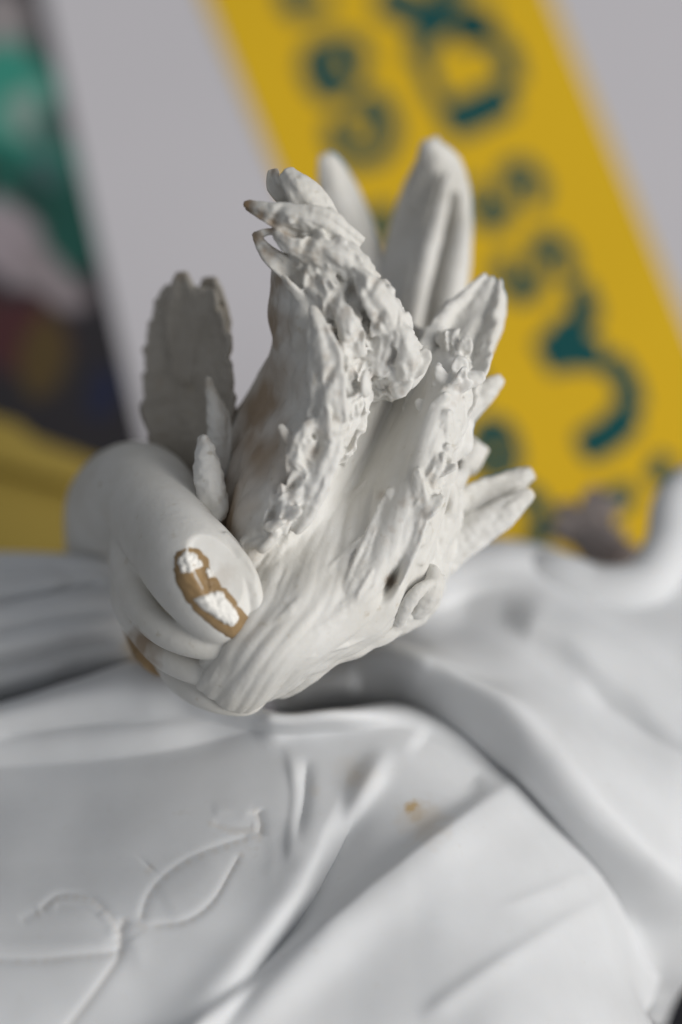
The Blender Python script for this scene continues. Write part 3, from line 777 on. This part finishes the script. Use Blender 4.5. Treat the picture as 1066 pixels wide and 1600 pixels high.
edge = [(385,322,50,16,.85),(405,338,50,14,.7),(425,352,50,14,.7),(447,372,55,14,.7),(400,368,40,14,.8),(418,396,30,16,.7),(432,440,0,24,.6),(432,480,-60,34,.55),(432,540,-90,34,.5),(420,580,-80,30,.35),(430,268,10,10,.6),(445,262,10,8,.5),
        (560,520,30,9,.5),(600,430,20,22,.4),(490,705,60,9,.5),(640,590,0,9,.3),(625,935,-60,16,.5),(435,590,-60,70,.45),(400,720,-70,85,.75),(370,800,-80,65,.75),(412,650,-90,70,.75),(437,510,-60,45,.7),(436,450,-40,28,.6),(350,760,-130,50,.6)]+crev+[(440,420,-20,30,.4),(500,415,60,7,.5),(350,840,-80,20,.5),(640,900,-80,24,.3)]  # brown edges; the large spots paint shade onto the left wall
part('leafy_trough', (CRV, CRF), M_BISQUE, fig, stain_shades=edge, label='open trough of smooth clay with curled ruffled rims')

# --- single leaves standing round the trough
def pleaf(label, VFs, stain_shades=None, voxel=2.6, sm=2, mat=None):
    part('leaf', fuse(VFs, voxel, sm), mat or M_BISQUE, fig, stain_shades=stain_shades, label=label)
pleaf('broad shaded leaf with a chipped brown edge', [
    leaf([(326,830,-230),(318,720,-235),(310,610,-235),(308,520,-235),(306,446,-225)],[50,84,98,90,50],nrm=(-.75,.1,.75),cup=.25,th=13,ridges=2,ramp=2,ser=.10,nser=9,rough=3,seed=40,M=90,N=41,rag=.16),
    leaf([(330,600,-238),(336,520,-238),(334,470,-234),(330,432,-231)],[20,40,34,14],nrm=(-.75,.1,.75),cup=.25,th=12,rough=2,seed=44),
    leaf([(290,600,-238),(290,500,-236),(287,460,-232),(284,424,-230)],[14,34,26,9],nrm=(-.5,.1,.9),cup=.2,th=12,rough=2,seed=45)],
    stain_shades=[(245,600,-230,16,.55),(244,540,-230,14,.45),(258,680,-230,16,.55),(283,428,-230,12,.3),(330,434,-230,10,.3),(375,560,-230,16,.4),(250,480,-230,12,.4),(360,480,-230,14,.35)], mat=M_GRIME_SHADE)
pleaf('small knobbly bud leaf with a rough tip', [
    tube([(335,760,-120),(340,700,-110),(338,650,-105),(325,590,-110)],[16,17,15,6],n=40,k=18,bump=5,bs=11,seed=3),
    leaf([(345,740,-115),(350,690,-105),(348,650,-110),(330,610,-110)],[10,12,10,3],nrm=(.4,0,1),th=7,seed=3,rough=2)], stain_shades=[(325,600,-110,14,.3)])
pleaf('lowest small knobbly bud in front of the broad leaf', [
    tube([(335,810,-60),(330,770,-50),(324,730,-45),(318,682,-50)],[20,24,22,9],n=40,k=20,bump=6,bs=11,seed=9),
    tube([(320,820,-40),(345,800,-40),(350,770,-50)],[10,12,6],n=20,k=12,bump=3,bs=8,seed=5)], stain_shades=[(318,690,-50,10,.25)])
pleaf('slim leaf behind the curled crest', [
    leaf([(590,470,-440),(560,380,-450),(530,300,-440),(508,240,-420)],[30,34,30,8],nrm=(.2,0,1),cup=-.4,th=18,rough=1.5,seed=50,keel=.1)])
pleaf('tallest pointed leaf with a ridge down its middle', [
    leaf([(640,560,-370),(655,450,-400),(672,340,-410),(682,270,-400),(670,218,-380)],[46,70,62,42,8],nrm=(-.15,0,1),cup=-.1,th=20,ridges=0,rough=2,seed=51,keel=.45,M=70,N=31),
    tube([(640,540,-350),(662,430,-360),(690,320,-372),(700,270,-380)],[10,15,12,5],n=40,k=14,bump=2),
    tube([(690,560,-360),(706,450,-372),(722,370,-385),(718,300,-395)],[14,18,15,5],n=40,k=14,bump=2)])
pleaf('pointed right-hand leaf lit along its outer edge', [
    leaf([(672,690,-70),(700,590,-90),(732,510,-130),(770,435,-170)],[40,62,46,15],nrm=(-.25,0,1),cup=.4,th=15,ridges=2,ramp=4,ser=.12,nser=5,rough=3,seed=52,M=60,N=29,rag=.15),
    tube([(745,580,-150),(768,520,-160),(778,470,-170),(766,436,-180)],[12,16,15,8],n=30,k=14,bump=3)])
pleaf('small sharp leaf pointing up and out', [
    leaf([(690,690,-150),(720,650,-150),(755,615,-155),(786,590,-160)],[24,27,20,5],nrm=(.2,.3,1),cup=-.5,th=14,rough=2,seed=53)])
pleaf('short rounded leaf stub', [
    leaf([(680,750,-190),(712,722,-200),(738,705,-205),(750,690,-210)],[26,30,24,14],nrm=(.5,-.4,1),cup=-.5,th=16,rough=2.5,seed=54,rag=.15)])
pleaf('forked leaf with two blunt tips reaching right', [
    leaf([(650,890,-170),(710,820,-170),(775,770,-180),(834,738,-190)],[40,42,30,9],nrm=(.1,.5,1),cup=-.3,th=16,ridges=2,ramp=3,rough=2.5,seed=55,M=60,N=25,rag=.12),
    leaf([(680,880,-150),(735,835,-145),(790,800,-150),(833,768,-160)],[26,28,21,7],nrm=(.2,-.1,1),cup=-.5,th=14,rough=2.5,seed=56,rag=.12)], stain_shades=[(700,855,-140,10,.3)])
pleaf('tiny curled leaf under the right rim', [
    tube([(622,972,-40),(636,945,-12),(660,918,-8),(694,900,-40)],[12,13,10,4],n=30,k=14,bump=3,bs=9),
    leaf([(645,965,-50),(668,938,-25),(680,908,-20),(672,882,-40)],[14,20,15,5],nrm=(.2,.2,1),cup=-.5,th=9,rough=2,seed=57)], stain_shades=[(625,940,-80,14,.4)])

# --- solid core of the figure down to the table (below and behind the folds)
def core():
    rows = []
    top = np.array([
        to_world(np.array([x, y, z])) for x, y, z in
        [(-120,1180,-620),(60,1180,-660),(250,1180,-700),(450,1200,-720),(650,1240,-680),(820,1300,-640),(930,1480,-560),(930,1700,-460),(800,1800,-420),(500,1830,-420),(200,1830,-420),(-100,1800,-420)]])
    top = crom(np.concatenate([top, top[:1]]), 61, 0)[:-1]
    c = np.array([FO[0]-.004, FO[1]-.002]); L_ = 14
    for i in range(L_+1):
        f = i/L_
        ring = top.copy()
        a = math.sin(f*math.pi)*.10
        ring[:, :2] = c+(ring[:, :2]-c)*(1-.15*f-a+ (.12 if f > .9 else 0))
        ring[:, 2] = top[:, 2]*(1-f)+0.0*f
        rows.append(ring)
    V = np.concatenate(rows); m = 60; F = []
    for r in range(L_):
        for i in range(m):
            j = (i+1) % m; F.append([r*m+i, r*m+j, (r+1)*m+j, (r+1)*m+i])
    F.append(list(range(m))[::-1]); F.append([L_*m+i for i in range(m)])
    return V, F
V, F = core()
me = mesh_from('base', V-FO, F, M_DRAPE)
o = bpy.data.objects.new('base', me); COL.objects.link(o); o.parent = fig
